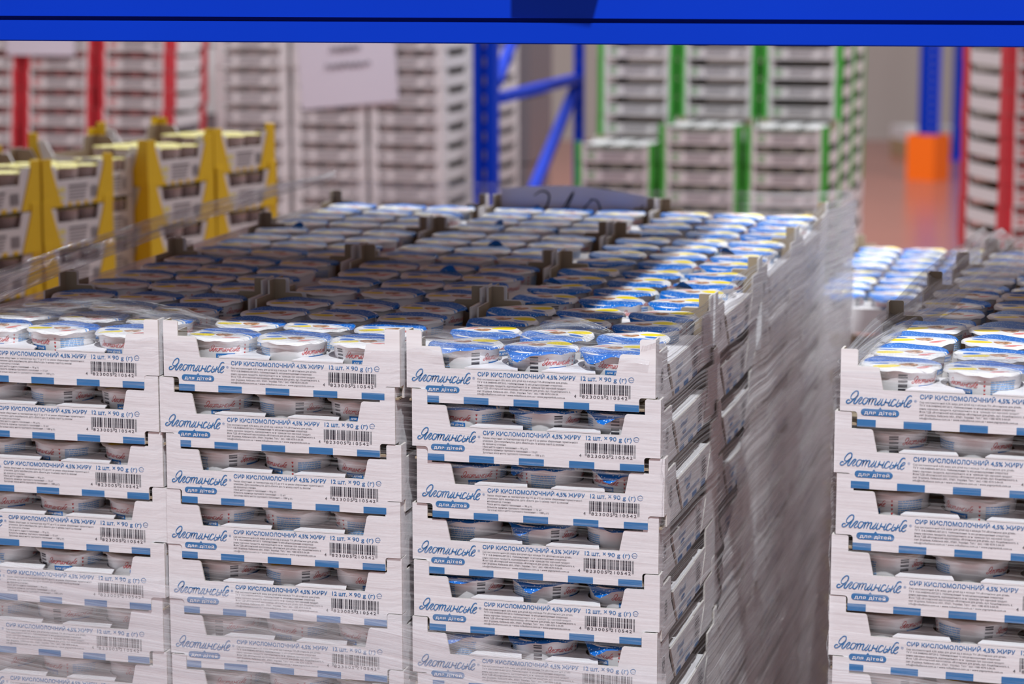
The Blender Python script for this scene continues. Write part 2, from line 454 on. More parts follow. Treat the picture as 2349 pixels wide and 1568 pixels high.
bar_b.merge(text2d('823005', width=0.0225, height=0.0034, space=1.25), 0, offs(0.1928, 0.0122))
bar_b.merge(text2d('210542', width=0.0225, height=0.0034, space=1.25), 0, offs(0.2180, 0.0122))
NOT, NOZ = 0.017, 0.0148
def stripe_rects(x_lo, x_hi, start, w=0.0267, pitch=0.0536):
    out = []; x = start
    while x < x_hi:
        a, c = max(x, x_lo), min(x + w, x_hi)
        if c > a: out.append((a, c))
        x += pitch
    return out
stripe_b = [MB().add([(a, 0.0002, 0), (c, 0.0002, 0), (c, 0.0073, 0), (a, 0.0073, 0)], [(0, 1, 2, 3)]) for a, c in stripe_rects(NOT + 0.0045, TW - NOT + 0.0045, 0.0129)]
front_map = lambda x, y, z: (x - TW/2 - 0.0045, -TD/2 - PR - z, y)
def front_mesh(name, b, mats):
    c = MB(); c.merge(b, None, front_map); return c.mesh(name, mats)
ME = {}
ME['brand_logo'] = front_mesh('brand_logo', logo_b, ['print_blue', 'print_white'])
ME['headline'] = front_mesh('headline', head_b, ['print_blue'])
ME['small_print_a'] = front_mesh('small_print_a', small_print(TXT_A, WA), ['print_black'])
ME['small_print_b'] = front_mesh('small_print_b', small_print(TXT_B, WB), ['print_black'])
ME['barcode'] = front_mesh('barcode', bar_b, ['print_black'])
ME['stripes'] = [front_mesh('blue_stripe', s, ['print_blue']) for s in stripe_b]

# ------------------------------------------------------------------ the cardboard tray
def arc(cx, cz, r, a0, a1, n=4): return [(cx + r*math.cos(R(a0 + (a1 - a0)*i/n)), cz + r*math.sin(R(a0 + (a1 - a0)*i/n))) for i in range(n + 1)]
def panel_poly(w, sh, op):
    """front view outline of an end panel: notched feet, trapezoid window, tabs"""
    h = w/2
    left = [(-h + NOT, 0.0)] + [(-h + NOT, NOZ - 0.004)] + arc(-h + NOT - 0.003, NOZ - 0.003, 0.003, 0, 90, 3) + [(-h, NOZ), (-h, TAB)]
    left += arc(-h + 0.0145, TAB - 0.002, 0.002, 90, 0, 3) + [(-h + 0.0165, SHO)] + arc(-h + sh - 0.003, SHO - 0.003, 0.003, 90, 15, 3) + [(-h + op, LIP)]
    right = [(-x, z) for x, z in left[::-1]]
    return left + right        # clockwise seen from the front
fp = panel_poly(TW, 0.0375, 0.0415)
T2 = 0.0022
b = MB(); b.prism(fp[::-1], lambda a, z, t: (a, -TD/2 + t, z), 0, T2); ME['front_panel'] = b.mesh('front_panel', ['card_white', 'card_kraft', 'card_edge'])
b = MB(); b.prism([(-a, z) for a, z in fp[::-1]], lambda a, z, t: (-a, TD/2 - t, z), 0, T2)
ME['back_panel'] = b.mesh('back_panel', ['card_white', 'card_kraft', 'card_edge'])
# side panels: two corner pieces and two wall pieces with slits between them
def side_pieces(sgn):
    b = MB(); D = TD - 2*T2
    def f(a, z, t): return (sgn*(TW/2 - t), a*sgn, z)
    h = D/2
    def put(poly, t0=0.0):
        b.prism(poly, f, t0, t0 + T2)
    for q in (-1, 1):
        poly = [(-h + 0.012, 0.001), (-h + 0.092, 0.001), (-h + 0.062, LIP - 0.004), (-h + 0.060, SHO), (-h + 0.0165, SHO), (-h + 0.0165, TAB), (-h, TAB), (-h, NOZ), (-h + 0.012, NOZ)]
        if q == 1: poly = [(-x, z) for x, z in poly[::-1]]
        put(poly)
    put([(-h + 0.097, 0.001), (0.032, 0.001), (0.032, LIP + 0.003), (-h + 0.067, LIP + 0.003)], -0.0012)
    put([(0.036, 0.001), (h - 0.097, 0.001), (h - 0.067, LIP + 0.003), (0.036, LIP + 0.003)], -0.0004)
    # ledge folded inwards
    x0, x1 = (TW/2 - 0.030, TW/2 - 0.001) if sgn > 0 else (-TW/2 + 0.001, -TW/2 + 0.030)
    b.box(x0, x1, -0.09, 0.09, LIP + 0.0015, LIP + 0.003)
    return b
for s, nm in ((1, 'side_panel_r'), (-1, 'side_panel_l')):
    ME[nm] = side_pieces(s).mesh('side_panel', ['card_white', 'card_kraft', 'card_edge'])
b = MB(); b.box(-TW/2 + T2, TW/2 - T2, -TD/2 + T2, TD/2 - T2, 0.0005, 0.0025, 0); ME['tray_base'] = b.mesh('tray_base', ['card_kraft'])
# ledge flaps between the front cups: concave sides
CPX, CPY = 0.0825, 0.0815
def flap_mesh(xc):
    yf = -TD/2 + 0.0005; pts = [(xc - 0.0285, yf), (xc + 0.0285, yf)]
    rr = 0.0362
    cxr, cxl, cy = xc + CPX/2, xc - CPX/2, -1.5*CPY
    n = 9
    A = [(cxr - rr*math.cos(a), cy + rr*math.sin(a)) for a in [R(-62 + 112*i/n) for i in range(n + 1)]]
    B_ = [(cxl + rr*math.cos(a), cy + rr*math.sin(a)) for a in [R(50 - 112*i/n) for i in range(n + 1)]]
    pts += A + B_
    b = MB(); b.prism(pts[::-1], lambda x, y, t: (x, y, LIP + 0.0004 - t), 0, -0.0014, (0, 0, 0))
    return b.mesh('ledge_flap', ['card_white'])
ME['flaps'] = [flap_mesh(-CPX/2), flap_mesh(CPX/2)]
# marks on the side wall (outer side, +x)
sd = MB()
sd.merge(logo2d(0.040, 34), 0, offs(0.104, 0.0262))
sd.merge(pill2d(0.117, 0.137, 0.0178, 0.0222), 0); sd.merge(text2d('для дітей', width=0.0165, height=0.0022, bold=0.02), 1, offs(0.1188, 0.0188, 0.0002))
sd.merge(text2d('СИР КИСЛОМОЛОЧНИЙ 4,5% ЖИРУ', width=0.092, height=0.0042, bold=0.01), 0, offs(0.104, 0.0108))
for a, c in stripe_rects(0.100, 0.200, 0.098): rect2d(sd, a, c, 0.0015, 0.0073)
for a, c in stripe_rects(0.208, 0.244, 0.205): rect2d(sd, a, c, 0.0015, 0.0073)
sd2 = MB()
for i in range(7): rect2d(sd2, 0.210, 0.210 + random.uniform(0.022, 0.032), 0.0125 + 0.0032*i, 0.0138 + 0.0032*i)
# recycling roundel on the corner piece
def ring2d(b, cx, cz, r0, r1, a0, a1, n=14, sx=1.0):
    o = len(b.v)
    for i in range(n + 1):
        a = R(a0 + (a1 - a0)*i/n)
        b.v += [(cx + sx*r0*math.cos(a), cz + r0*math.sin(a), 0), (cx + sx*r1*math.cos(a), cz + r1*math.sin(a), 0)]
    for i in range(n):
        b.f.append((o + 2*i, o + 2*i + 1, o + 2*i + 3, o + 2*i + 2)); b.m.append(0)
rec = MB()
ring2d(rec, 0.034, 0.0330, 0.0068, 0.0075, 0, 360, 24)
for k in range(3): ring2d(rec, 0.034, 0.0330, 0.0026, 0.0048, 100 + 120*k, 190 + 120*k, 6)
rec.merge(text2d('КАРТОН', width=0.016, height=0.0022), 0, offs(0.026, 0.0215)); rec.merge(text2d('ПАПІР', width=0.013, height=0.0022), 0, offs(0.0275, 0.0180))
side_map = lambda x, y, z: (TW/2 + 0.0016 + z, x - TD/2, y)
c = MB(); c.merge(sd, None, side_map); ME['side_print'] = c.mesh('side_print', ['print_blue', 'print_white'])
c = MB(); c.merge(sd2, None, side_map); ME['side_text'] = c.mesh('side_text', ['print_black'])
c = MB(); c.merge(rec, None, lambda x, y, z: (TW/2 + 0.0004, x - TD/2, y)); ME['recycling_mark'] = c.mesh('recycling_mark', ['print_black'])

def make_tray(label, group, loc, rz, front=None, side=False, lite=False, flaps=True):
    t = thing('cardboard_tray', label, 'tray', loc, (0, 0, rz), group)
    ob('tray_base', ME['tray_base'], t)
    ob('front_panel', ME['front_panel'], t); ob('side_panel', ME['side_panel_r'], t)
    if lite: return t
    ob('back_panel', ME['back_panel'], t); ob('side_panel', ME['side_panel_l'], t)
    if flaps:
        for f in ME['flaps']: ob('ledge_flap', f, t)
    if front:
        ob('brand_logo', ME['brand_logo'], t); ob('headline', ME['headline'], t)
        ob('small_print', ME['small_print_' + front], t); ob('barcode', ME['barcode'], t)
        for s in ME['stripes']: ob('blue_stripe', s, t)
    if side:
        ob('side_print', ME['side_print'], t); ob('side_text', ME['side_text'], t); ob('recycling_mark', ME['recycling_mark'], t)
    return t

# ------------------------------------------------------------------ the cup of curd
CR0, CR1, CH = 0.0305, 0.0362, 0.0515
def crad(z): return CR0 + (CR1 - CR0)*min(1, max(0, z/CH))
b = MB(); b.lathe([(0.0, 0.0), (CR0 - 0.002, 0.0), (CR0, 0.0018), (crad(0.02), 0.02), (crad(0.047), 0.047), (CR1, CH - 0.002), (0.0385, CH - 0.0012), (0.0386, CH + 0.0006), (CR1, CH + 0.0008)], 40)
ME['cup_body'] = b.mesh('cup_body', ['cup_plastic'], True)
def lid_mesh(bend, seed):
    rnd = random.Random(seed); b = MB(); seg = 44
    rings = [0.0, 0.35, 0.7, 0.90, 0.965, 1.0, 1.03]
    ph = [rnd.uniform(0, 6.28) for _ in range(4)]
    b.v.append((0, 0, CH + 0.0012)); R0 = 0.0394
    for ri, q in enumerate(rings[1:]):
        for k in range(seg):
            a = 2*math.pi*k/seg
            tabf = max(0, math.cos(a - R(62)))**26
            rr = R0*q; z = CH + 0.0018 - 0.0006*q
            z += 0.0007*math.sin(3*a + ph[0])*q + 0.0005*math.sin(5*a + ph[1])*q*q
            if q >= 1.0: z -= 0.0011*(1 if q == 1.0 else 2.2) * (1 - tabf); z += 0.0007*math.sin(11*a + ph[2])
            if q > 1.0 and tabf > 0.02:
                rr += 0.008*tabf*(0.6 if bend < 0 else 0.45); z += bend*0.010*tabf
            if q == 1.0: rr += 0.0015*tabf; z += bend*0.003*tabf
            if q > 1.0: rr = min(rr, 0.0402 + 0.007*tabf)
            b.v.append((rr*math.cos(a), rr*math.sin(a), z))
    for k in range(seg): b.f.append((0, 1 + k, 1 + (k + 1) % seg)); b.m.append(0)
    for i in range(len(rings) - 2):
        for k in range(seg):
            k2 = (k + 1) % seg; o = 1 + i*seg
            b.f.append((o + k, o + seg + k, o + seg + k2, o + k2)); b.m.append(0)
    return b.mesh('foil_lid', ['lid_foil'], True)
ME['lids'] = [lid_mesh(-0.9, 1), lid_mesh(0.9, 2), lid_mesh(-0.5, 3), lid_mesh(-1.0, 4)]
# printed sleeve, wrapped round the cone
pr = MB()
def wrap(b, mi, s0, z0, lift=0.0):
    def f(x, y, z):
        zz = y + z0; r = crad(zz) + 0.00035 + lift + z; a = (x + s0)/0.0355 - math.pi/2
        return (r*math.cos(a), r*math.sin(a), zz)
    pr.merge(b, mi, f)
def strips(x0, x1, z0, z1, n=8):
    b = MB()
    for i in range(n): rect2d(b, x0 + (x1 - x0)*i/n, x0 + (x1 - x0)*(i + 1)/n, z0, z1)
    return b
HALF = math.pi*0.0355
for s in (0.0, HALF):
    wrap(logo2d(0.0345, 30), 0, s - 0.0172, 0.0385)
    p_ = MB()
    for i in range(8): rect2d(p_, -0.0105 + 0.021*i/8, -0.0105 + 0.021*(i + 1)/8, 0, 0.0050)
    wrap(p_, 1, s + 0.001, 0.0312)
    wrap(text2d('для дітей', width=0.0175, height=0.0024, bold=0.02), 3, s - 0.0078, 0.0325, 0.0003)
    for k in range(4):
        h = MB(); h.add([(-0.0011, 0.0022, 0), (0, 0.0002, 0), (0.0011, 0.0022, 0), (0.0006, 0.0029, 0), (0, 0.0024, 0), (-0.0006, 0.0029, 0)], [(0, 1, 2, 3, 4, 5)])
        wrap(h, 0, s + 0.0235, 0.0300 + 0.0042*k)
    rr = random.Random(3)
    for k in range(7):
        x = 0.0295; zz = 0.0295 + 0.0023*k
        while x < 0.0560:
            w = rr.uniform(0.0015, 0.005); x1 = min(x + w, 0.057)
            wrap(strips(x, x1, 0, 0.00125, 2), 2, s, zz); x = x1 + 0.0006
for k in range(14):
    if k in (3, 7, 10): continue
    wrap(strips(-0.0305, -0.0215, 0, 0.0004 + 0.0004*((k*5) % 3), 3), 4, 0.0, 0.0300 + 0.00125*k)
ME['cup_print'] = pr.mesh('cup_print', ['print_red', 'print_bright_blue', 'print_pale_blue', 'print_white', 'print_black'])

trnd = random.Random(21)
def make_cup(label, group, loc, rz, lid=0, lidrot=None):
    c = ob('curd_cup', ME['cup_body'], None, loc, (trnd.uniform(-0.016, 0.016), trnd.uniform(-0.016, 0.016), rz))
    tag(c, label, 'cup', group)
    l = ob('foil_lid', ME['lids'][lid], c)
    if lidrot is not None: l.rotation_euler = (0, 0, lidrot - rz)
    p = ob('cup_print', ME['cup_print'], c); p['kind'] = 'stuff'     # lettering too small to pick apart
    return c

# ------------------------------------------------------------------ a frame turned like the front stacks
AZ = R(14.5)
class Frame:
    def __init__(s, x, y, rot): s.o = Vector((x, y, 0)); s.r = rot; s.c = math.cos(rot); s.s = math.sin(rot)
    def p(s, x, y, z=0.0): return Vector((s.o.x + s.c*x - s.s*y, s.o.y + s.s*x + s.c*y, z))
ORD = ['top', 'second', 'third', 'fourth', 'fifth', 'sixth', 'seventh', 'eighth', 'ninth', 'tenth', 'eleventh', 'twelfth', 'thirteenth',
       'fourteenth', 'fifteenth', 'sixteenth', 'seventeenth', 'eighteenth', 'nineteenth', 'twentieth', 'twenty-first', 'twenty-second', 'twenty-third', 'twenty-fourth', 'twenty-fifth']
LINE = ['first', 'second', 'third', 'fourth']
FILE = {1: 'film-side', 0: 'centre', -1: 'far-side'}
GFILE = {-1: 'gap-side', 0: 'centre', 1: 'far-side'}
def lev(k): return 'topmost' if k == 0 else ORD[k] + ' from top'

# ------------------------------------------------------------------ wide stack in front (three trays wide, four deep)
F = Frame(0.1463, 2.45, -AZ)
Z0 = 1.2765; NL = 18; PX = 0.2715; PYR = 0.3455
OFF = [[0, 6, 10.5, 5, 6, 5.5, 10, 6], [0, -5.5, 0, -1, -1, 0, 1, 0], [0, -1, 1, 5, 2.5, -2, 0, 0]]
PRN = ['ABBAAAAA', 'AABAAAAA', 'BBBBBAAB']
COLN = ['corner', 'middle', 'yellow-side']
ROWN = ['front', 'second', 'third', 'back']
PALLET_TOP = Z0 - TH*NL
rnd = random.Random(11)
def jit(s): return rnd.uniform(-s, s)
for c in range(3):
    for r in range(4):
        for k in range(NL + 1):
            if k > 0 and r > 0 and c > 0: continue
            if k > 14 and r > 0: continue
            dx = (OFF[c][k]/1000 if k < 8 else jit(0.004)) if r == 0 else jit(0.003)
            loc = F.p(-TW/2 - c*PX + dx, TD/2 + r*PYR + (jit(0.002) if r == 0 else jit(0.003)), Z0 - k*TH)
            rz = -AZ + jit(0.004)
            lab = f'white printed tray, {lev(k)}, {COLN[c]} column, {ROWN[r]} row, wide stack'
            make_tray(lab, 'trays of the wide stack', loc, rz, front=PRN[c][k].lower() if (r == 0 and k < 8) else None,
                      side=(c == 0 and k < (9 if r == 0 else 14)), lite=k >= 9)
            if k == 0 or (r == 0 and k < 8):
                rows = range(4) if k == 0 else range(1)
                for rr_ in rows:
                    for q in (-1, 0, 1):
                        off = Vector((q*CPX + jit(0.0012), (rr_ - 1.5)*CPY + jit(0.001)))
                        cs, sn = math.cos(rz), math.sin(rz)
                        p = Vector((loc.x + cs*off.x - sn*off.y, loc.y + sn*off.x + cs*off.y, loc.z + 0.0032))
                        flip = math.pi if c == 0 else 0.0
                        lr = -AZ + flip + jit(0.35)
                        if k == 0:
                            lab = f'curd cup, blue foil lid, {LINE[rr_]} line, {FILE[q]} file of the {ROWN[r]}-row {COLN[c]} tray, wide stack'
                        else:
                            lab = f'{FILE[q]} curd cup in window of {lev(k)} tray, {COLN[c]} column, wide stack'
                        make_cup(lab, f'cups in the {lev(k)} {COLN[c]} tray of the {ROWN[r]} row', p, rnd.choice([0.1, -0.5, 0.75, 1.3, -1.2, 2.9, 3.5, 4.2]) - AZ,
                                 rnd.choice([0, 0, 2, 3, 0, 2, 3, 0, 2, 3, 0, 2, 3, 1]), lr)

def wooden_pallet(fr, x0, x1, y0, y1, ztop, label):
    h = min(0.144, ztop)
    t = thing('wooden_pallet', label, 'pallet', fr.p((x0 + x1)/2, (y0 + y1)/2, ztop - h), (0, 0, fr.r))
    w, d = x1 - x0, y1 - y0
    n = 7
    for i in range(n):
        b = MB(); b.box(-w/2, w/2, -d/2 + i*(d - 0.10)/(n - 1), -d/2 + i*(d - 0.10)/(n - 1) + 0.10, h - 0.022, h); ob('deck_board', b.mesh('deck_board', ['wood']), t)
    for i in (-1, 0, 1):
        xx = i*(w/2 - 0.04)
        for j in (-1, 0, 1):
            b = MB(); b.box(xx - 0.04, xx + 0.04, j*(d/2 - 0.07) - 0.07, j*(d/2 - 0.07) + 0.07, 0.022, h - 0.022); ob('block', b.mesh('block', ['wood']), t)
        b = MB(); b.box(xx - 0.04, xx + 0.04, -d/2, d/2, 0, 0.022); ob('runner', b.mesh('runner', ['wood']), t)
    return t
wooden_pallet(F, -0.81, 0.005, -0.01, 1.39, PALLET_TOP, 'wooden pallet under the wide wrapped stack of white trays')

# ------------------------------------------------------------------ neighbour stack on the other side of the gap
P_ = at_y(1925, 975, 2.33)
AZG = R(16.5)
G = Frame(P_.x, P_.y, -AZG)
GDROP = [0, 0.012, 0.030, 0.050]
ZG = P_.z
OFFG = [0, -4.3, -1.3, -5, -5, -2, 0, 0]
for c in range(2):
    for r in range(4):
        for k in range(NL + 1):
            if k > 0 and r > 0: continue
            if c == 1 and k > 0: continue
            dx = OFFG[k]/1000 if (k < 8 and r == 0) else jit(0.003)
            zk = ZG - k*TH - GDROP[r]
            if zk < 0.15: continue
            loc = G.p(TW/2 + c*PX + dx, TD/2 + r*PYR, zk)
            rz = -AZG + jit(0.006)
            lab = f'white printed tray, {lev(k)}, {ROWN[r]} row, {"outer" if c == 0 else "inner"} column, stack across the gap'
            make_tray(lab, 'trays of the stack across the gap', loc, rz, front='a' if (r == 0 and k < 8) else None, lite=k >= 9)
            if (k == 0 and (c == 0)) or (r == 0 and k < 7 and c == 0):
                rows = range(4) if k == 0 else range(1)
                for rr_ in rows:
                    for q in (-1, 0, 1):
                        if k > 0 and q == 1: continue
                        off = Vector((q*CPX + jit(0.0012), (rr_ - 1.5)*CPY + jit(0.001)))
                        cs, sn = math.cos(rz), math.sin(rz)
                        p = Vector((loc.x + cs*off.x - sn*off.y, loc.y + sn*off.x + cs*off.y, loc.z + 0.0032))
                        if k == 0: lab = f'curd cup, blue foil lid, {LINE[rr_]} line, {GFILE[q]} file, {ROWN[r]} tray across the gap'
                        else: lab = f'{GFILE[q]} curd cup in window of {lev(k)} tray across the gap'
                        make_cup(lab, f'cups in the {lev(k)} tray, {ROWN[r]} row, across the gap', p, rnd.choice([0.1, 0.9, 1.3, -0.6, 3.3, 4.1]) - AZ, rnd.choice([0, 2, 3]), -AZG + jit(0.35))
wooden_pallet(G, -0.005, 0.54, -0.01, 1.39, ZG - TH*18 if ZG - TH*18 > 0.15 else ZG - TH*17, 'wooden pallet under the stack across the gap')

# ------------------------------------------------------------------ stack behind, seen in the gap
P_ = at_depth(1905, 640, 3.95)
B_ = Frame(P_.x, P_.y, -AZ)
ZB = CAM_H - 0.612
for c in range(2):
    for r in range(2):
        for k in range(NL):
            if k > 0 and r > 0: continue
            zk = ZB - k*TH
            if zk < 0.16: continue
            loc = B_.p(TW/2 + c*PX - 0.03, r*PYR + TD/2 - 0.06, zk)
            lab = f'white tray, {lev(k)}, {ROWN[r]} row, {"near" if c == 0 else "far"} column, low stack behind gap'
            make_tray(lab, 'trays of the low stack behind', loc, -AZ, lite=k >= 1)
            if k == 0:
                for rr_ in range(4):
                    for q in (-1, 0, 1):
                        if c == 1 and r == 1 and q == 1: continue
                        p = B_.p(TW/2 + c*PX - 0.03 + q*CPX, r*PYR + TD/2 - 0.06 + (rr_ - 1.5)*CPY, zk + 0.0026)
                        make_cup(f'sunlit curd cup, {LINE[rr_]} line, {GFILE[q]} file, {ROWN[r]}-row {"near" if c == 0 else "far"} tray, low stack behind', f'cups on the low stack behind, {ROWN[r]} row', p, rnd.uniform(0, 6) - AZ, rnd.choice([0, 2]), -AZ + math.pi + jit(0.4))
wooden_pallet(B_, -0.035, 0.52, -0.065, 0.635, ZB - TH*int((ZB - 0.16)/TH), 'wooden pallet under the low stack behind')

# ------------------------------------------------------------------ stretch film on the wide stack
WX0, WX1, DY = -0.813, 0.004, 1.385
flm = thing('stretch_film', 'clear streaky stretch film wrapped round the wide stack of trays', 'film', F.p(-0.4, 0.69, PALLET_TOP), (0, 0, F.r))
def fl(x, y, z): return (x + 0.4, y - 0.69, z - PALLET_TOP)     # frame-local -> film-local
ZT = Z0 + TAB
def rotuv(th, sc=1.0):
    c_, s_ = math.cos(th), math.sin(th)
    return lambda u, v: ((u*c_ + v*s_)*sc, (-u*s_ + v*c_)*sc)
ru = rotuv(R(-1.0))
def f_right(u, v):
    y = -0.004 + u*(DY + 0.012)
    bul = 0.012*math.sin(math.pi*u)**0.7 + 0.030*max(0, (u - 0.86)/0.14)**2
    rip = 0.0025*nz(y*1.2, (v*1.2 - y*0.02)*40, 1.3) + 0.0015*nz(y*1.6, (v*1.2 - y*0.02)*90, 4.1)
    top = ZT - 0.006 + 0.012*u + 0.006*nz(y*9, 2.2, 0)
    if v < 0.10:                       # rolled over the rim
        q = v/0.10
        x = WX1 + 0.004 + bul - 0.022*(1 - q)**1.3*(1 - 0.5*u)
        return fl(x, y, top + 0.004*math.sin(q*math.pi) + rip)
    q = (v - 0.10)/0.90
    return fl(WX1 + 0.005 + bul*(1 - 0.5*q) + rip, y, top - q*(top - 0.20))
def uv_right(u, v): return ru(u*1.39, -(v*1.2))
ob('film_side', sheet(120, 130, f_right, uv_right).mesh('film_side', ['film_thin'], True), flm)
def f_right2(u, v):                      # second ply: begins along a slanting edge part way down the side
    e0 = max(0.03, 0.44 - 0.80*v) + 0.03*nz(v*26, 3, 3) + 0.02*nz(v*90, 1, 3)
    x, y, z = f_right(e0 + (1 - e0)*u, 0.10 + 0.9*v)
    return (x + 0.003, y, z - 0.004)
ob('film_ply', sheet(100, 120, f_right2, lambda u, v: ru(u*1.0 + 5, -v*1.1)).mesh('film_ply', ['film_streaky'], True), flm)
def f_round(u, v):                       # round the far corner and along the back
    top = ZT + 0.012 + 0.008*nz(u*6, 5.1, 0)
    ang = min(1, u/0.10)*math.pi/2
    if u < 0.10:
        x = WX1 + 0.036 - 0.03 + 0.03*math.cos(ang); y = DY + 0.008 + 0.03*math.sin(ang) - 0.0
    else:
        x = WX1 + 0.006 - (u - 0.10)/0.90*(WX1 - WX0 + 0.012); y = DY + 0.038
    rip = 0.003*nz(u*8, v*60, 2.2)
    return fl(x + (rip if u < .1 else 0), y + rip, top - v*(top - 0.9))
ob('film_back', sheet(50, 40, f_round, lambda u, v: (u*0.9, -v*0.5)).mesh('film_back', ['film_back'], True), flm)
def f_front(u, v):
    x = WX0 - 0.002 + u*(WX1 - WX0 + 0.012); top = ZT - 0.024
    dip = 0.010*math.exp(-((x + TW + 0.002)/0.006)**2) + 0.010*math.exp(-((x + TW + PX)/0.006)**2)
    return fl(x, -0.0065 + 0.0012*nz(x*6, v*50, 0.4) + 0.3*dip, top - v*(top - 0.20))
uvf = rotuv(R(-1.5))
ob('film_front', sheet(90, 90, f_front, lambda u, v: uvf(u*0.82, -v*1.1)).mesh('film_front', ['film_front'], True), flm)
def f_low(u, v):
    x = WX0 - 0.002 + u*(WX1 - WX0 + 0.014); top = 1.092 - 0.085*u - 0.006*math.sin(u*9) + 0.003*nz(u*12, 0, 3)
    return fl(x, -0.0095 + 0.0015*nz(x*5, v*40, 7.4), top - v*(top - 0.20))
ob('film_ply', sheet(90, 60, f_low, lambda u, v: uvf(u*0.82 + 3, -v*0.95)).mesh('film_ply', ['film_haze'], True), flm)
def f_over(u, v):                        # folded over the front cups
    x = WX0 + u*(WX1 - WX0 - 0.01); lidz = Z0 + 0.0026 + CH + 0.0035
    y = -0.006 + v*(0.080 + 0.05*max(0, 1 - u*2.6) + 0.02*nz(u*5, 1, 1))
    z = ZT - 0.026 + (lidz + 0.004 - ZT + 0.026)*min(1, v*5) + 0.0035*abs(nz(x*14, y*30, 0.2)) + 0.004*max(0, nz(x*30, y*12, 5))
    if u < 0.42: z += 0.020*max(0, math.sin((u/0.42)*math.pi))*v**2
    if 0.80 < u < 0.95: z += 0.022*math.sin((u - 0.80)/0.15*math.pi)*v**3
    return fl(x, y, z)
ob('film_fold', sheet(150, 24, f_over, lambda u, v: (u*0.82, v*0.1)).mesh('film_fold', ['film_lids'], True), flm)
def f_left(u, v):                        # gathered band along the far rim
    y = -0.01 + u*(DY + 0.03); z = ZT + 0.004 + 0.012*math.sin(u*math.pi) + 0.012*u
    wdt = 0.040 - 0.026*u
    s_ = v*2*math.pi*2.2
    return fl(WX0 - 0.004 + 0.004*math.sin(s_) + 0.004*nz(y*4, v*20, 3), y, z + 0.012 - v*wdt + 0.003*nz(y*5, v*9, 1))
ob('film_band', sheet(80, 26, f_left, lambda u, v: (u*1.4, v*0.07)).mesh('film_band', ['film_band'], True), flm)
def f_leftlow(u, v):
    y = u*(DY + 0.03)
    return fl(WX0 - 0.008 + 0.004*nz(y*4, v*30, 3), y, ZT - 0.02 - v*0.25)
ob('film_far_side', sheet(40, 20, f_leftlow, lambda u, v: (u*1.4, v*0.3)).mesh('film_far_side', ['film_back'], True), flm)

# film on the stack across the gap
flg = thing('stretch_film', 'clear stretch film pulled up over the rim of the stack across the gap', 'film', G.p(0.25, 0.69, ZG - TH*17), (0, 0, G.r))
def fg(x, y, z): return (x - 0.25, y - 0.69, z - (ZG - TH*17))
ZTG = ZG + TAB
def f_gf(u, v):
    x = -0.004 + u*0.56
    return fg(x, -0.0065 + 0.0012*nz(x*6, v*50, 2.4), ZTG - 0.024 - v*(ZTG - 0.224))
ob('film_front', sheet(60, 90, f_gf, lambda u, v: uvf(u*0.56 + 7, -v*1.1)).mesh('film_front', ['film_front'], True), flg)
def f_gl(u, v):
    x = -0.004 + u*0.56; top = 1.045 - 0.02*u + 0.004*math.sin(u*11)
    return fg(x, -0.0092 + 0.0014*nz(x*6, v*40, 8.4), top - v*(top - 0.2))
ob('film_ply', sheet(60, 60, f_gl, lambda u, v: uvf(u*0.56 + 9, -v*0.9)).mesh('film_ply', ['film_haze'], True), flg)
def f_gs(u, v):
    y = -0.004 + u*1.40
    rip = 0.003*nz(y*3, v*50, 6)
    return fg(-0.006 + rip, y, ZTG - 0.02 - 0.036*u - v*(ZTG - 0.26))
ob('film_side', sheet(60, 60, f_gs, lambda u, v: ru(u*1.4 + 3, -v*1.1)).mesh('film_side', ['film_streaky'], True), flg)
def f_gt(u, v):                          # tent over the rim posts
    y = 0.0 + u*1.42
    z = ZTG - 0.014 + 0.016*min(1, u*2.1) - 0.050*max(0, u - 0.15) + 0.006*nz(u*5, 3, 0)
    wd = 0.012 + 0.09*min(1, u*1.6)
    x = -0.004 + v*wd
    zz = z - 0.022*v**1.2*min(1, u*2.4) + 0.004*math.sin(v*18 + u*3)*min(1, u*4) + 0.003*nz(y*4, v*14, 3)
    return fg(x, y, zz)
ob('film_tent', sheet(80, 30, f_gt, lambda u, v: (u*1.4, v*0.10)).mesh('film_tent', ['film_band'], True), flg)
def f_go(u, v):
    x = 0.0 + u*0.55; lidz = ZG + 0.0026 + CH + 0.004
    y = -0.006 + v*(0.09 + 0.03*nz(u*5, 4, 1)); z = ZTG - 0.026 + (lidz + 0.003 - ZTG + 0.026)*min(1, v*5) + 0.004*abs(nz(x*14, y*30, 3.2)) + 0.006*v*v*max(0, nz(x*9, 3, 5))
    return fg(x, y, z)
ob('film_fold', sheet(100, 20, f_go, lambda u, v: (u*0.55, v*0.1)).mesh('film_fold', ['film_lids'], True), flg)

# ------------------------------------------------------------------ handwritten card at the back of the wide stack
def stroke_mesh(name, strokes, fn, mat, w, taper=True):
    b = MB()
    for st in strokes: b.merge(ribbon(st, w, taper=taper), 0, lambda x, y, z: fn(x, y))
    return b.mesh(name, [mat])
pa = at_depth(1150, 500, 3.93); pb = at_depth(1512, 500, 3.88)
cw = (pb - pa).length; ca = math.atan2(pb.y - pa.y, pb.x - pa.x)
card = thing('handwritten_card', 'curved grey paper card with handwritten digits at the back of the wide stack', 'card', pa, (0, 0, ca))
def cardf(x, z, lift=0.0):
    q = x/cw
    return (x, -0.012*math.sin(q*math.pi) - lift, z)
b = MB()
nn = 24
for i in range(nn + 1):
    q = i/nn; top = 0.046 + 0.010*math.sin(q*math.pi*0.9 + 0.2) - 0.020*max(0, q - 0.45)
    b.v += [cardf(q*cw, -0.04), cardf(q*cw, top)]
for i in range(nn): b.f.append((2*i, 2*i + 2, 2*i + 3, 2*i + 1)); b.m.append(0)
ob('paper_sheet', b.mesh('paper_sheet', ['paper'], True), card)
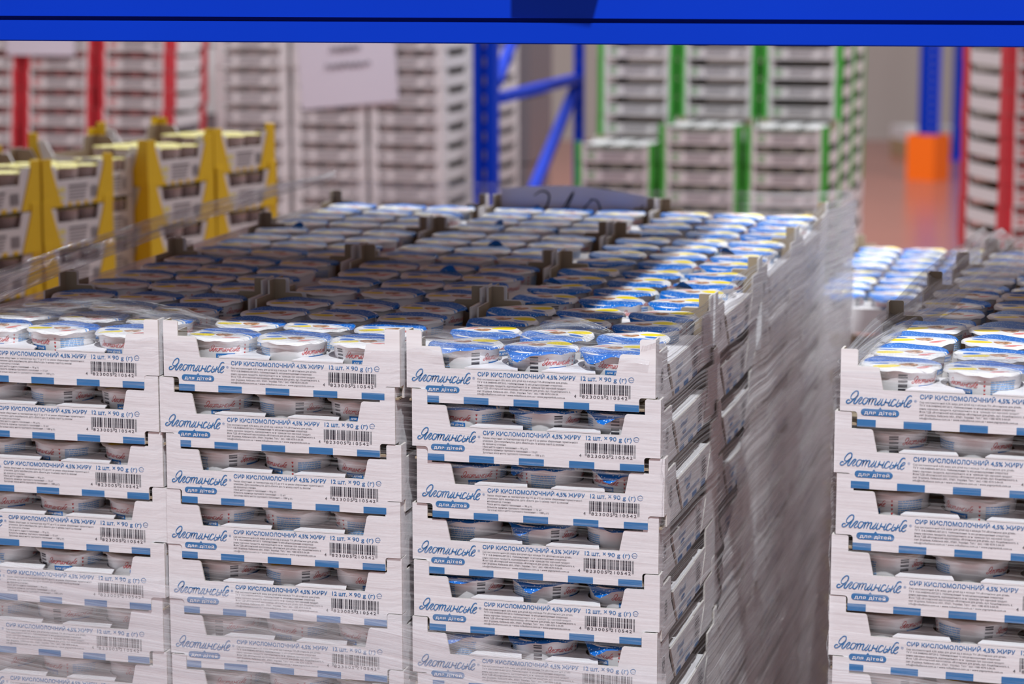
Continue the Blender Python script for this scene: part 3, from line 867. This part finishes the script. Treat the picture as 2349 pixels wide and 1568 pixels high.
dg_ = [[(0.055, 0.038), (0.068, 0.046), (0.080, 0.040), (0.076, 0.022), (0.060, 0.000), (0.085, 0.000)],
       [(0.103, 0.020), (0.120, 0.046), (0.108, 0.018), (0.100, 0.0)],
       [(0.150, 0.034), (0.136, 0.018), (0.134, 0.002), (0.150, -0.006), (0.163, 0.012), (0.158, 0.032), (0.146, 0.034)],
       [(0.232, 0.026), (0.216, 0.012), (0.210, -0.006), (0.224, -0.014), (0.234, -0.002), (0.218, 0.004)]]
ob('handwriting', stroke_mesh('handwriting', dg_, lambda x, y: cardf(x, y, 0.0008), 'ink', 0.0032), card)

# ------------------------------------------------------------------ blue rack beam above, with load levels on it
bm = R(-9)
BY = 2.44
zb = at_y(1174, 98, BY).z
zs = at_y(1174, 52, BY).z
beam = thing('rack_beam', 'bright blue steel pallet rack beam with stepped lower lip above the trays', 'rack beam', (0, BY, zb), (0, 0, bm))
hh = zs - zb
b = MB(); b.box(-1.35, 1.35, -0.004, 0.046, 0, hh); ob('lower_lip', b.mesh('lower_lip', ['beam_blue']), beam)
b = MB(); b.box(-1.35, 1.35, 0.016, 0.046, hh, hh + 0.0045); ob('groove', b.mesh('groove', ['beam_blue']), beam)
b = MB(); b.box(-1.35, 1.35, 0.0, 0.046, hh + 0.0045, hh + 0.105); ob('web', b.mesh('web', ['beam_blue']), beam)
b = MB(); b.box(-1.35, 1.35, -0.003, 0.0, -0.0012, 0.0002); ob('bottom_edge', b.mesh('bottom_edge', ['beam_blue']), beam)
BTOP = zb + hh + 0.105
def upper_load(fr, x0, x1, y0, y1, label, plab, h=0.9):
    wooden_pallet(fr, x0, x1, y0, y1, BTOP + 0.164, plab)
    c0 = fr.p(x0 - 0.03, 0); c1 = fr.p(x1, 0)
    def onbeam(p):     # where the deck's edge meets the back of the front beam
        d_ = Vector((-math.sin(fr.r), math.cos(fr.r))); tb = math.tan(bm)
        tt = (BY + 0.02 + tb*p.x - p.y)/(d_.y - tb*d_.x)
        return Vector((p.x + d_.x*tt, p.y + d_.y*tt))
    pts = [onbeam(c0), onbeam(c1), fr.p(x1, 1.45).xy, fr.p(x0 - 0.03, 1.45).xy]
    b = MB(); b.prism([(p.x, p.y) for p in pts][::-1], lambda x, y, t: (x, y, BTOP + t), 0, 0.0195, (0, 0, 0))  # unseen board, added so no lamp light leaks through the pallet
    tag(ob('added_shelf_board', b.mesh('added_shelf_board', ['wood'])), 'added chipboard shelf board blocking stray light under the ' + plab, 'shelf board')
    cx, cy = (x0 + x1)/2, (y0 + y1)/2
    t = thing('carton_load', label, 'load', fr.p(cx, cy, BTOP + 0.1641), (0, 0, fr.r))
    w, d = x1 - x0, y1 - y0
    for i in range(3):
        for j in range(2):
            b = MB(); b.box(-w/2 + i*w/3 + 0.002, -w/2 + (i + 1)*w/3 - 0.002, -d/2 + j*d/2 + 0.002, -d/2 + (j + 1)*d/2 - 0.002, 0, h); ob('carton', b.mesh('carton', ['carton']), t)
OVER = 0.085         # how far the corner runner stands out in front of the beam
def beam_y(p): return math.sin(-bm)*p.x + math.cos(bm)*(p.y - BY)
yo_ = 0.0
for _ in range(30): yo_ -= (beam_y(F.p(-0.068, yo_)) + OVER)
upper_load(F, -0.86, -0.028, yo_, 1.42, 'brown cartons on the rack level above the wide stack', 'wooden pallet on the rack level above the wide stack')
upper_load(G, 0.035, 0.85, 0.06, 1.42, 'brown cartons on the rack level above the stack across the gap', 'wooden pallet above the stack across the gap', 0.25)  # unseen cartons, kept low so lamp light gets into the gap
upper_load(F, -1.85, -1.0, 0.22, 1.45, 'unseen brown cartons added on the rack level to shade the yellow trays', 'unseen wooden pallet added beside the yellow trays to shade them')  # unseen load, added to keep lamp light off the yellow trays
rb = thing('rack_beam', 'blue steel rear rack beam carrying the far side of the upper pallets', 'rack beam', (F.p(0, 1.30).x, F.p(0, 1.30).y, zb), (0, 0, -AZ))
b = MB(); b.box(-1.9, 1.3, -0.02, 0.026, 0, BTOP - zb); ob('web', b.mesh('web', ['beam_blue']), rb)
for sx_, s0 in ((-1.92, 'far from the neighbour stack'), (1.32, 'beyond the neighbour stack')):
    for yy, s1 in ((1.30, 'rear'), (0.02 if sx_ < 0 else -0.06, 'front')):
        q = F.p(sx_, yy, 0)
        up = thing('rack_upright', f'blue {s1} rack upright {s0} holding the near beams', 'rack upright', q, (0, 0, -AZ))
        b = MB(); b.box(-0.045, 0.045, -0.035, 0.035, 0, 3.0); ob('post', b.mesh('post', ['rack_blue']), up)
        b = MB(); b.box(-0.07, 0.07, -0.06, 0.06, 0, 0.006); ob('foot_plate', b.mesh('foot_plate', ['rack_blue']), up)

# ------------------------------------------------------------------ background trays
def bg_meshes(key, W, D, H, body, post, prt, cupm, lidm, slot=(0.58, 0.90), ins=0.12, postw=0.030, gusset=False, teeth=False):
    t2 = 0.003; d = {}
    s0, s1 = slot[0]*H, slot[1]*H
    b = MB()
    x0, x1 = -W/2, W/2
    # front and back walls with a window, side walls with windows, base
    xi0, xi1 = x0 + ins*W, x1 - ins*W
    for sg in (1, -1):
        yf = lambda t: sg*(-D/2 + t)
        poly = [(x0, 0), (x1, 0), (x1, H - 0.002), (xi1 + 0.01*W, H - 0.002), (xi1 - 0.02*W, s0), (xi0 + 0.02*W, s0), (xi0 - 0.01*W, H - 0.002), (x0, H - 0.002)]
        b.prism(poly, lambda a, z, t: (a*sg, yf(t), z), 0, t2, (0, 1, 0))
    yi = D/2 - 0.14*D
    for sg in (1, -1):
        poly = [(-D/2 + t2, 0), (D/2 - t2, 0), (D/2 - t2, H - 0.002), (yi, H - 0.002), (yi - 0.02, s0), (-yi + 0.02, s0), (-yi, H - 0.002), (-D/2 + t2, H - 0.002)]
        b.prism(poly, lambda a, z, t: (sg*(W/2 - t), a*sg, z), 0, t2, (0, 1, 0))
    b.box(x0 + t2, x1 - t2, -D/2 + t2, D/2 - t2, 0.0, 0.003, 1)
    d['body'] = b.mesh(key + '_tray', [body, 'card_kraft'])
    d['posts'] = []
    if post:
        for sx in (-1, 1):
            for sy in (-1, 1):
                b = MB(); c = 0.0016; pw = postw
                zt = H*(1.18 if gusset else 1.0) - 0.001
                if gusset:    # wide at the foot, narrow at the top
                    poly = [(0, 0), (pw*1.55, 0), (pw*0.75, H*0.95), (pw*0.75, zt), (0, zt)]
                else: poly = [(0, 0.0), (pw, 0.0), (pw, zt), (0, zt)]
                def m1(a, z, t): return (sx*(W/2 + c - a), sy*(D/2 + c - t), z)
                def m2(a, z, t): return (sx*(W/2 + c - t), sy*(D/2 + c - a), z)
                rev = poly if sx*sy > 0 else poly[::-1]
                b.prism(rev, m1, 0, c + 0.001, (0, 0, 0)); b.prism([(a_*(1 if gusset else 2.2), z_) for a_, z_ in rev[::-1]], m2, 0, c + 0.001, (0, 0, 0))
                d['posts'].append(b.mesh(key + '_corner_post', [post]))
    # printed band: block of text, mark and barcode, as flat print on the lower wall
    b = MB(); rr = random.Random(5)
    yv = -D/2 - 0.0006
    def rc(a0, a1, z0, z1, mi): b.add([(a0, yv, z0), (a1, yv, z0), (a1, yv, z1), (a0, yv, z1)], [(0, 1, 2, 3)], mi)
    lo_, hi_ = x0 + (ins + 0.02)*W, x1 - (ins + 0.02)*W; ww = hi_ - lo_
    rc(lo_, lo_ + 0.16*ww, 0.34*H, 0.46*H, 1); rc(lo_ + 0.02*ww, lo_ + 0.14*ww, 0.16*H, 0.26*H, 1)
    rc(lo_ + 0.26*ww, lo_ + 0.74*ww, 0.44*H, 0.50*H, 0)
    for i in range(4): rc(lo_ + 0.26*ww, lo_ + rr.uniform(0.55, 0.74)*ww, (0.14 + 0.075*i)*H, (0.17 + 0.075*i)*H, 0)
    for i in range(9): rc(lo_ + (0.82 + 0.02*i)*ww, lo_ + (0.831 + 0.02*i)*ww, 0.16*H, 0.44*H, 0)
    if teeth:
        for i in range(5): rc(lo_ + (0.02 + 0.21*i)*ww, lo_ + (0.12 + 0.21*i)*ww, 0.0, 0.09*H, 2)
    d['print'] = b.mesh(key + '_print', ['bg_print', prt, post or 'bg_print'])
    b = MB(); r = min(W*0.135, 0.04)
    b.lathe([(r*0.80, 0.003), (r, s1*0.90), (r*1.04, s1*0.92), (r*1.04, s1*0.95), (0.0001, s1*0.955)], 14, 0)
    d['cup'] = b.mesh(key + '_cup', [cupm], True)
    b = MB(); b.lathe([(r*1.06, s1*0.945), (r*1.06, s1*0.965), (0.0001, s1*0.975)], 16, 0); d['lid'] = b.mesh(key + '_lid', [lidm], True)
    d['r'] = r; d['W'] = W; d['D'] = D; d['H'] = H
    return d
def bg_tray(d, key, label, group, loc, rz, full=True, cups=True, cuplabel=None, toprows=1):
    o = ob(key + '_tray', d['body'], None, loc, (0, 0, rz)); tag(o, label, 'tray', group)
    if full:
        for p in d['posts']: ob('corner_post', p, o)
        ob('printed_marks', d['print'], o)
    if cups:
        cs, sn = math.cos(rz), math.sin(rz)
        for j in range(toprows):
            for q in (-1, 0, 1):
                ox, oy = q*d['W']*0.285, -d['D']/2 + d['r']*1.1 + 0.006 + j*d['r']*2.2
                c = ob(key + '_cup', d['cup'], None, (loc[0] + cs*ox - sn*oy, loc[1] + sn*ox + cs*oy, loc[2] + 0.0005), (0, 0, rz))
                tag(c, ('edge-side ' if q > 0 else 'centre ' if q == 0 else 'far-side ') + cuplabel + (', ' + LINE[j] + ' line' if toprows > 1 else ''), 'cup', 'cups in: ' + label); ob('lid', d['lid'], c)
    return o

def ground_levels(ztop, H): return int((ztop - 0.145)/H)
def bg_stack(fr, d, key, what, ncol, nrow, ztop, pitch=None, px=None, py=None, full_levels=9, side_right=True, lean=0.0, pallet=True, skip=None, side_left=False, cupw='cup', toprow=1):
    H = pitch or d['H']; px = px or d['W'] + 0.006; py = py or d['D'] + 0.005
    cn = ['edge column', 'second column', 'third column', 'fourth column']; rn = ['front row', 'second row', 'third row', 'back row']
    zt = ztop if callable(ztop) else (lambda c, r: ztop)
    lowest = None
    for c in range(ncol):
        for r in range(nrow):
            top = zt(c, r); n = ground_levels(top, H)
            for k in range(n):
                vis_side = (side_right and c == 0) or (side_left and c == ncol - 1)
                if r > 0 and not vis_side and k > 14: continue
                if r > 0 and not vis_side and zt(c, r) == zt(c, r - 1) and k > 0: continue
                z = top - (k + 1)*H
                lowest = z if lowest is None else min(lowest, z)
                loc = fr.p(-d['W']/2 - c*px + lean*(k - 4)*H + jit(0.002), d['D']/2 + r*py + jit(0.002), z)
                fullv = k < full_levels
                bg_tray(d, key, f'{what}, {lev(k)}, {cn[c]}, {rn[r]}', f'{what}s', loc, fr.r, full=fullv,
                        cups=fullv and (r == 0 or k == 0), cuplabel=f'{cupw} in {what}, {lev(k)}, {cn[c]}, {rn[r]}', toprows=toprow if k == 0 else 1)
    if pallet:
        w = (ncol - 1)*px + d['W']; dd = (nrow - 1)*py + d['D']
        wooden_pallet(fr, -w, 0, 0, dd, min(lowest, 0.5), f'wooden pallet under the {what}s')

# green-cornered trays on the far side
GD = bg_meshes('green', 0.272, 0.35, 0.0665, 'bg_white', 'bg_green', 'bg_print_green', 'cup_green', 'lid_pale', postw=0.022)
q = at_depth(1898, 300, 8.0)
FG = Frame(q.x, q.y, -AZ)
zt_low = at_depth(1700, 285, 8.1).z
def gz(c, r):
    if r == 0: return zt_low if c < 2 else zt_low - 0.0665
    return zt_low + 0.0665*9
bg_stack(FG, GD, 'green', 'white tray with green corners', 3, 3, gz, full_levels=13, px=0.288, cupw='green cup', toprow=3)
# grey trays with a paper sign
YD = bg_meshes('grey', 0.272, 0.35, 0.0665, 'bg_white', None, 'bg_print', 'cup_pink', 'lid_pale', slot=(0.62, 0.90), ins=0.10)
q = at_depth(1018, 300, 8.6)
FY = Frame(q.x, q.y, -AZ)
bg_stack(FY, YD, 'grey', 'plain grey-white tray', 3, 3, 1.58, full_levels=12, px=0.290, cupw='pinkish cup')
# red-cornered trays
RD = bg_meshes('red', 0.268, 0.35, 0.0665, 'bg_white', 'bg_red', 'bg_print_red', 'cup_red', 'lid_pale', postw=0.026)
q = at_depth(392, 300, 8.5)
FR = Frame(q.x, q.y, -AZ)
bg_stack(FR, RD, 'red', 'white tray with red corners', 3, 1, 1.58, full_levels=11, px=0.285, lean=-0.05, cupw='red cup')
# lone red-cornered stack on the far side of the floor lane
q = at_depth(2300, 330, 7.0)
FQ = Frame(q.x, q.y, R(11))
class Shift(Frame):
    pass
FQ2 = Frame(FQ.p(0.28, 0).x, FQ.p(0.28, 0).y, R(11))
bg_stack(FQ2, RD, 'red', 'red-cornered tray beside floor lane', 1, 1, 1.60, full_levels=16, side_left=True, cupw='red cup')

# yellow-cornered trays beside the wide stack
e = Vector((math.sin(R(34.5)), math.cos(R(34.5))))
yo = Vector((-0.8355, 4.196))
YR = math.atan2(e.y, e.x)
nrm = Vector((e.y, -e.x))
ytop = at_depth(240, 352, 4.36).z
YH = 0.0735
for nm, s0, s1, rec_, dz in (('end', -0.19, 0.030, 0.0, -0.004), ('broad', 0.036, 0.208, 0.0, -0.004), ('narrow', 0.214, 0.298, -0.035, -0.002), ('long', 0.304, 0.482, 0.0, 0.012), ('far', 0.488, 0.662, 0.0, 0.022)):
    d = bg_meshes('yellow_' + nm, s1 - s0, 0.30, YH, 'bg_white', 'bg_yellow' if nm != 'narrow' else None, 'lid_yellow', 'cup_pink', 'lid_yellow', slot=(0.62, 0.93), ins=0.20, postw=0.030, gusset=True, teeth=nm != 'narrow')
    mid = (s0 + s1)/2
    c2 = yo + e*mid - nrm*(0.15 - rec_)
    n = int((ytop - 0.15)/YH)
    for k in range(n):
        z = ytop + dz - 0.008 - (k + 1)*YH
        lab = f'white tray with yellow corners, {lev(k)}, {nm} column'
        bg_tray(d, 'yellow', lab, 'trays with yellow corners', (c2.x + jit(0.002), c2.y + jit(0.002), z), YR, full=k < 6, cups=k < 5,
                cuplabel=f'yellow-lidded cup in yellow-cornered tray, {lev(k)}, {nm} column', toprows=3 if k == 0 else 1)
yfr = Frame(yo.x, yo.y, YR)
wooden_pallet(yfr, -0.19, 0.66, 0.0, 0.32, ytop - 0.012 - int((ytop - 0.15)/YH)*YH, 'wooden pallet under the trays with yellow corners')

# paper signs on the far stacks
def on_face(fr, px, py, off):
    n = Vector((math.sin(fr.r), -math.cos(fr.r), 0)); o = Vector((fr.o.x, fr.o.y, 0)) + n*off
    r_ = ray(px, py); c_ = Vector((0, 0, CAM_H))
    return c_ + r_*((o - c_).dot(n)/r_.dot(n))
def paper_sign(label, px0, px1, py0, py1, fr, tilt, strokes):
    a = on_face(fr, px0, py1, 0.004); c2_ = on_face(fr, px1, py1, 0.004); u_ = on_face(fr, px0, py0, 0.004)
    w = (c2_.xy - a.xy).length; h = u_.z - a.z
    t = thing('paper_sign', label, 'sign', a, (0, 0, fr.r))
    b = MB(); nn_ = 10
    for i in range(nn_ + 1):
        qx = i/nn_; b.v += [(qx*w, -0.006*math.sin(qx*3.1), tilt*qx*w), (qx*w + tilt*h*-0.6, -0.004*math.sin(qx*3.1), h + tilt*qx*w)]
    for i in range(nn_): b.f.append((2*i, 2*i + 2, 2*i + 3, 2*i + 1)); b.m.append(0)
    ob('paper_sheet', b.mesh('paper_sheet', ['paper'], True), t)
    for st in (strokes or []): ob('handwriting', stroke_mesh('handwriting', [[(x*w, y*h) for x, y in st]], lambda x, y: (x, -0.0075, y + tilt*x), 'ink_pale', 0.010), t)
def scrawl(x0, x1, y, n, amp, seed):
    rr = random.Random(seed); return [(x0 + (x1 - x0)*i/n, y + amp*(1 if i % 2 else -1)*rr.uniform(0.4, 1)) for i in range(n + 1)]
paper_sign('lilac-white paper sign with two handwritten lines on the grey-white trays', 692, 915, 40, 252, FY, 0.10,
           [scrawl(0.25, 0.72, 0.44, 16, 0.022, 1), scrawl(0.30, 0.62, 0.62, 12, 0.025, 2)])
paper_sign('blank lilac-white paper sheet on the red-cornered trays', 16, 172, 40, 126, FR, 0.0, None)

# dark wrapped column behind the rack post
q = at_depth(1196, 300, 10.2)
t = thing('wrapped_stack', 'tall stack of cartons in dark glossy film behind the blue rack post', 'stack', (q.x, q.y + 0.2, 0), (0, 0, -AZ))
for i in range(7):
    b = MB(); b.box(-0.10 + jit(0.008), 0.085 + jit(0.008), -0.2, 0.2, 0.002 + i*0.28, 0.275 + i*0.28); ob('wrapped_carton', b.mesh('wrapped_carton', ['dark_wrap']), t)
q = at_depth(420, 300, 9.6)
t = thing('wrapped_stack', 'stack of dark wrapped cartons between the red-cornered and grey trays', 'stack', (q.x, q.y + 0.2, 0), (0, 0, -AZ))
for i in range(5):
    b = MB(); b.box(-0.12 + jit(0.008), 0.12 + jit(0.008), -0.2, 0.2, 0.002 + i*0.27, 0.265 + i*0.27); ob('wrapped_carton', b.mesh('wrapped_carton', ['dark_wrap' if i < 4 else 'bg_white']), t)
b = MB(); b.box(-0.12, 0.12, -0.2, 0.2, 1.352, 1.70); ob('carton', b.mesh('carton', ['bg_white']), t)

# ------------------------------------------------------------------ far rack frames with braces
def post_parts(t, q, w, rz, zt, mat='rack_blue', foot=True):
    d_ = w*0.8; lo = Vector((q.x, q.y, 0)) - t.location
    b = MB()
    b.box(-w/2, -w*0.14, -d_/2, d_/2, 0.006, zt); b.box(w*0.14, w/2, -d_/2, d_/2, 0.006, zt); b.box(-w*0.14, w*0.14, -d_/2 + 0.012, d_/2, 0.006, zt)
    p = ob('upright', b.mesh('upright', [mat]), t, lo, (0, 0, rz))
    b = MB(); z = 0.1
    while z < zt - 0.05:
        b.box(-w*0.05, w*0.05, -d_/2 + 0.010, -d_/2 + 0.0121, z, z + 0.028); z += 0.06
    o = ob('slot_row', b.mesh('slot_row', ['bg_print']), p); o['kind'] = 'stuff'
    if foot:
        b = MB(); b.box(-w*0.8, w*0.8, -w*0.7, w*0.7, 0, 0.006); ob('foot_plate', b.mesh('foot_plate', ['rack_blue']), p)
def brace(t, a, bq, w=0.045, mat='rack_blue'):
    m = MB(); m.obox(Vector(a) - t.location, Vector(bq) - t.location, w, 0.03); ob('brace', m.mesh('brace', [mat]), t)
q1 = at_depth(1115, 300, 7.9); q2 = at_depth(1328, 300, 9.15)
rf = thing('pallet_rack', 'blue slotted rack frame with dark braces beside the grey-white trays', 'pallet rack', (q1.x, q1.y, 0))
post_parts(rf, q1, 52/FPX*7.9, -AZ, 3.2); post_parts(rf, q2, 22/FPX*9.15, -AZ, 3.2, 'rack_blue')
def bp(px, py):       # point on the frame's plane between the two uprights
    u = (px - 1115)/(1328 - 1115); dep = 1/((1 - u)/7.9 + u/9.15)
    return at_depth(px, py, dep)
brace(rf, bp(1140, 226), bp(1322, 180)); brace(rf, bp(1140, 190), bp(1200, 30), 0.030); brace(rf, bp(1318, 205), bp(1222, 440), 0.034)
q3 = at_depth(2128, 380, 18.3); q4 = at_depth(2204, 360, 20.0)
rf2 = thing('pallet_rack', 'far blue rack frame standing in the orange guard', 'pallet rack', (q3.x, q3.y, 0))
post_parts(rf2, q3, 0.125, 0.3, 4.2, foot=False); post_parts(rf2, q4, 0.125, 0.3, 4.4)
brace(rf2, (q3.x, q3.y, 0.9), (q4.x - 0.03, q4.y, 2.7), 0.05, 'rack_blue')
gd = thing('post_guard', 'bright orange square guard around the foot of a far rack upright', 'post guard', (q3.x, q3.y, 0), (0, 0, R(52)))
gs = 0.105
for (a0, a1, c0, c1) in ((-gs*1.12, gs*1.12, -gs - 0.012, -gs), (-gs*1.12, gs*1.12, gs, gs + 0.012), (-gs - 0.012, -gs, -gs, gs), (gs, gs + 0.012, -gs, gs)):
    b = MB(); b.box(a0, a1, c0, c1, 0, 0.345); ob('guard_plate', b.mesh('guard_plate', ['post_orange']), gd)
for px, wpx, y0_, y1_, s in ((2085, 50, 290, 345, 'nearer the green-cornered trays'), (2192, 40, 292, 350, 'next to the rear far upright')):
    q = at_depth(px, y1_, 20.5); w = wpx/FPX*20.5; h = (y1_ - y0_)/FPX*20.5
    bx_ = thing('pale_carton', f'pale wrapped carton behind the orange guard, {s}', 'carton', (q.x, q.y, 0), (0, 0, 0.2))
    zc = q.z
    b = MB(); b.box(-w/2, w/2, -0.2, 0.2, 0.13, zc + h); ob('carton_body', b.mesh('carton_body', ['bg_white']), bx_)
    b = MB(); b.box(-w/2, w/2, -0.2, 0.2, 0.0, 0.13); ob('skid', b.mesh('skid', ['wood']), bx_)
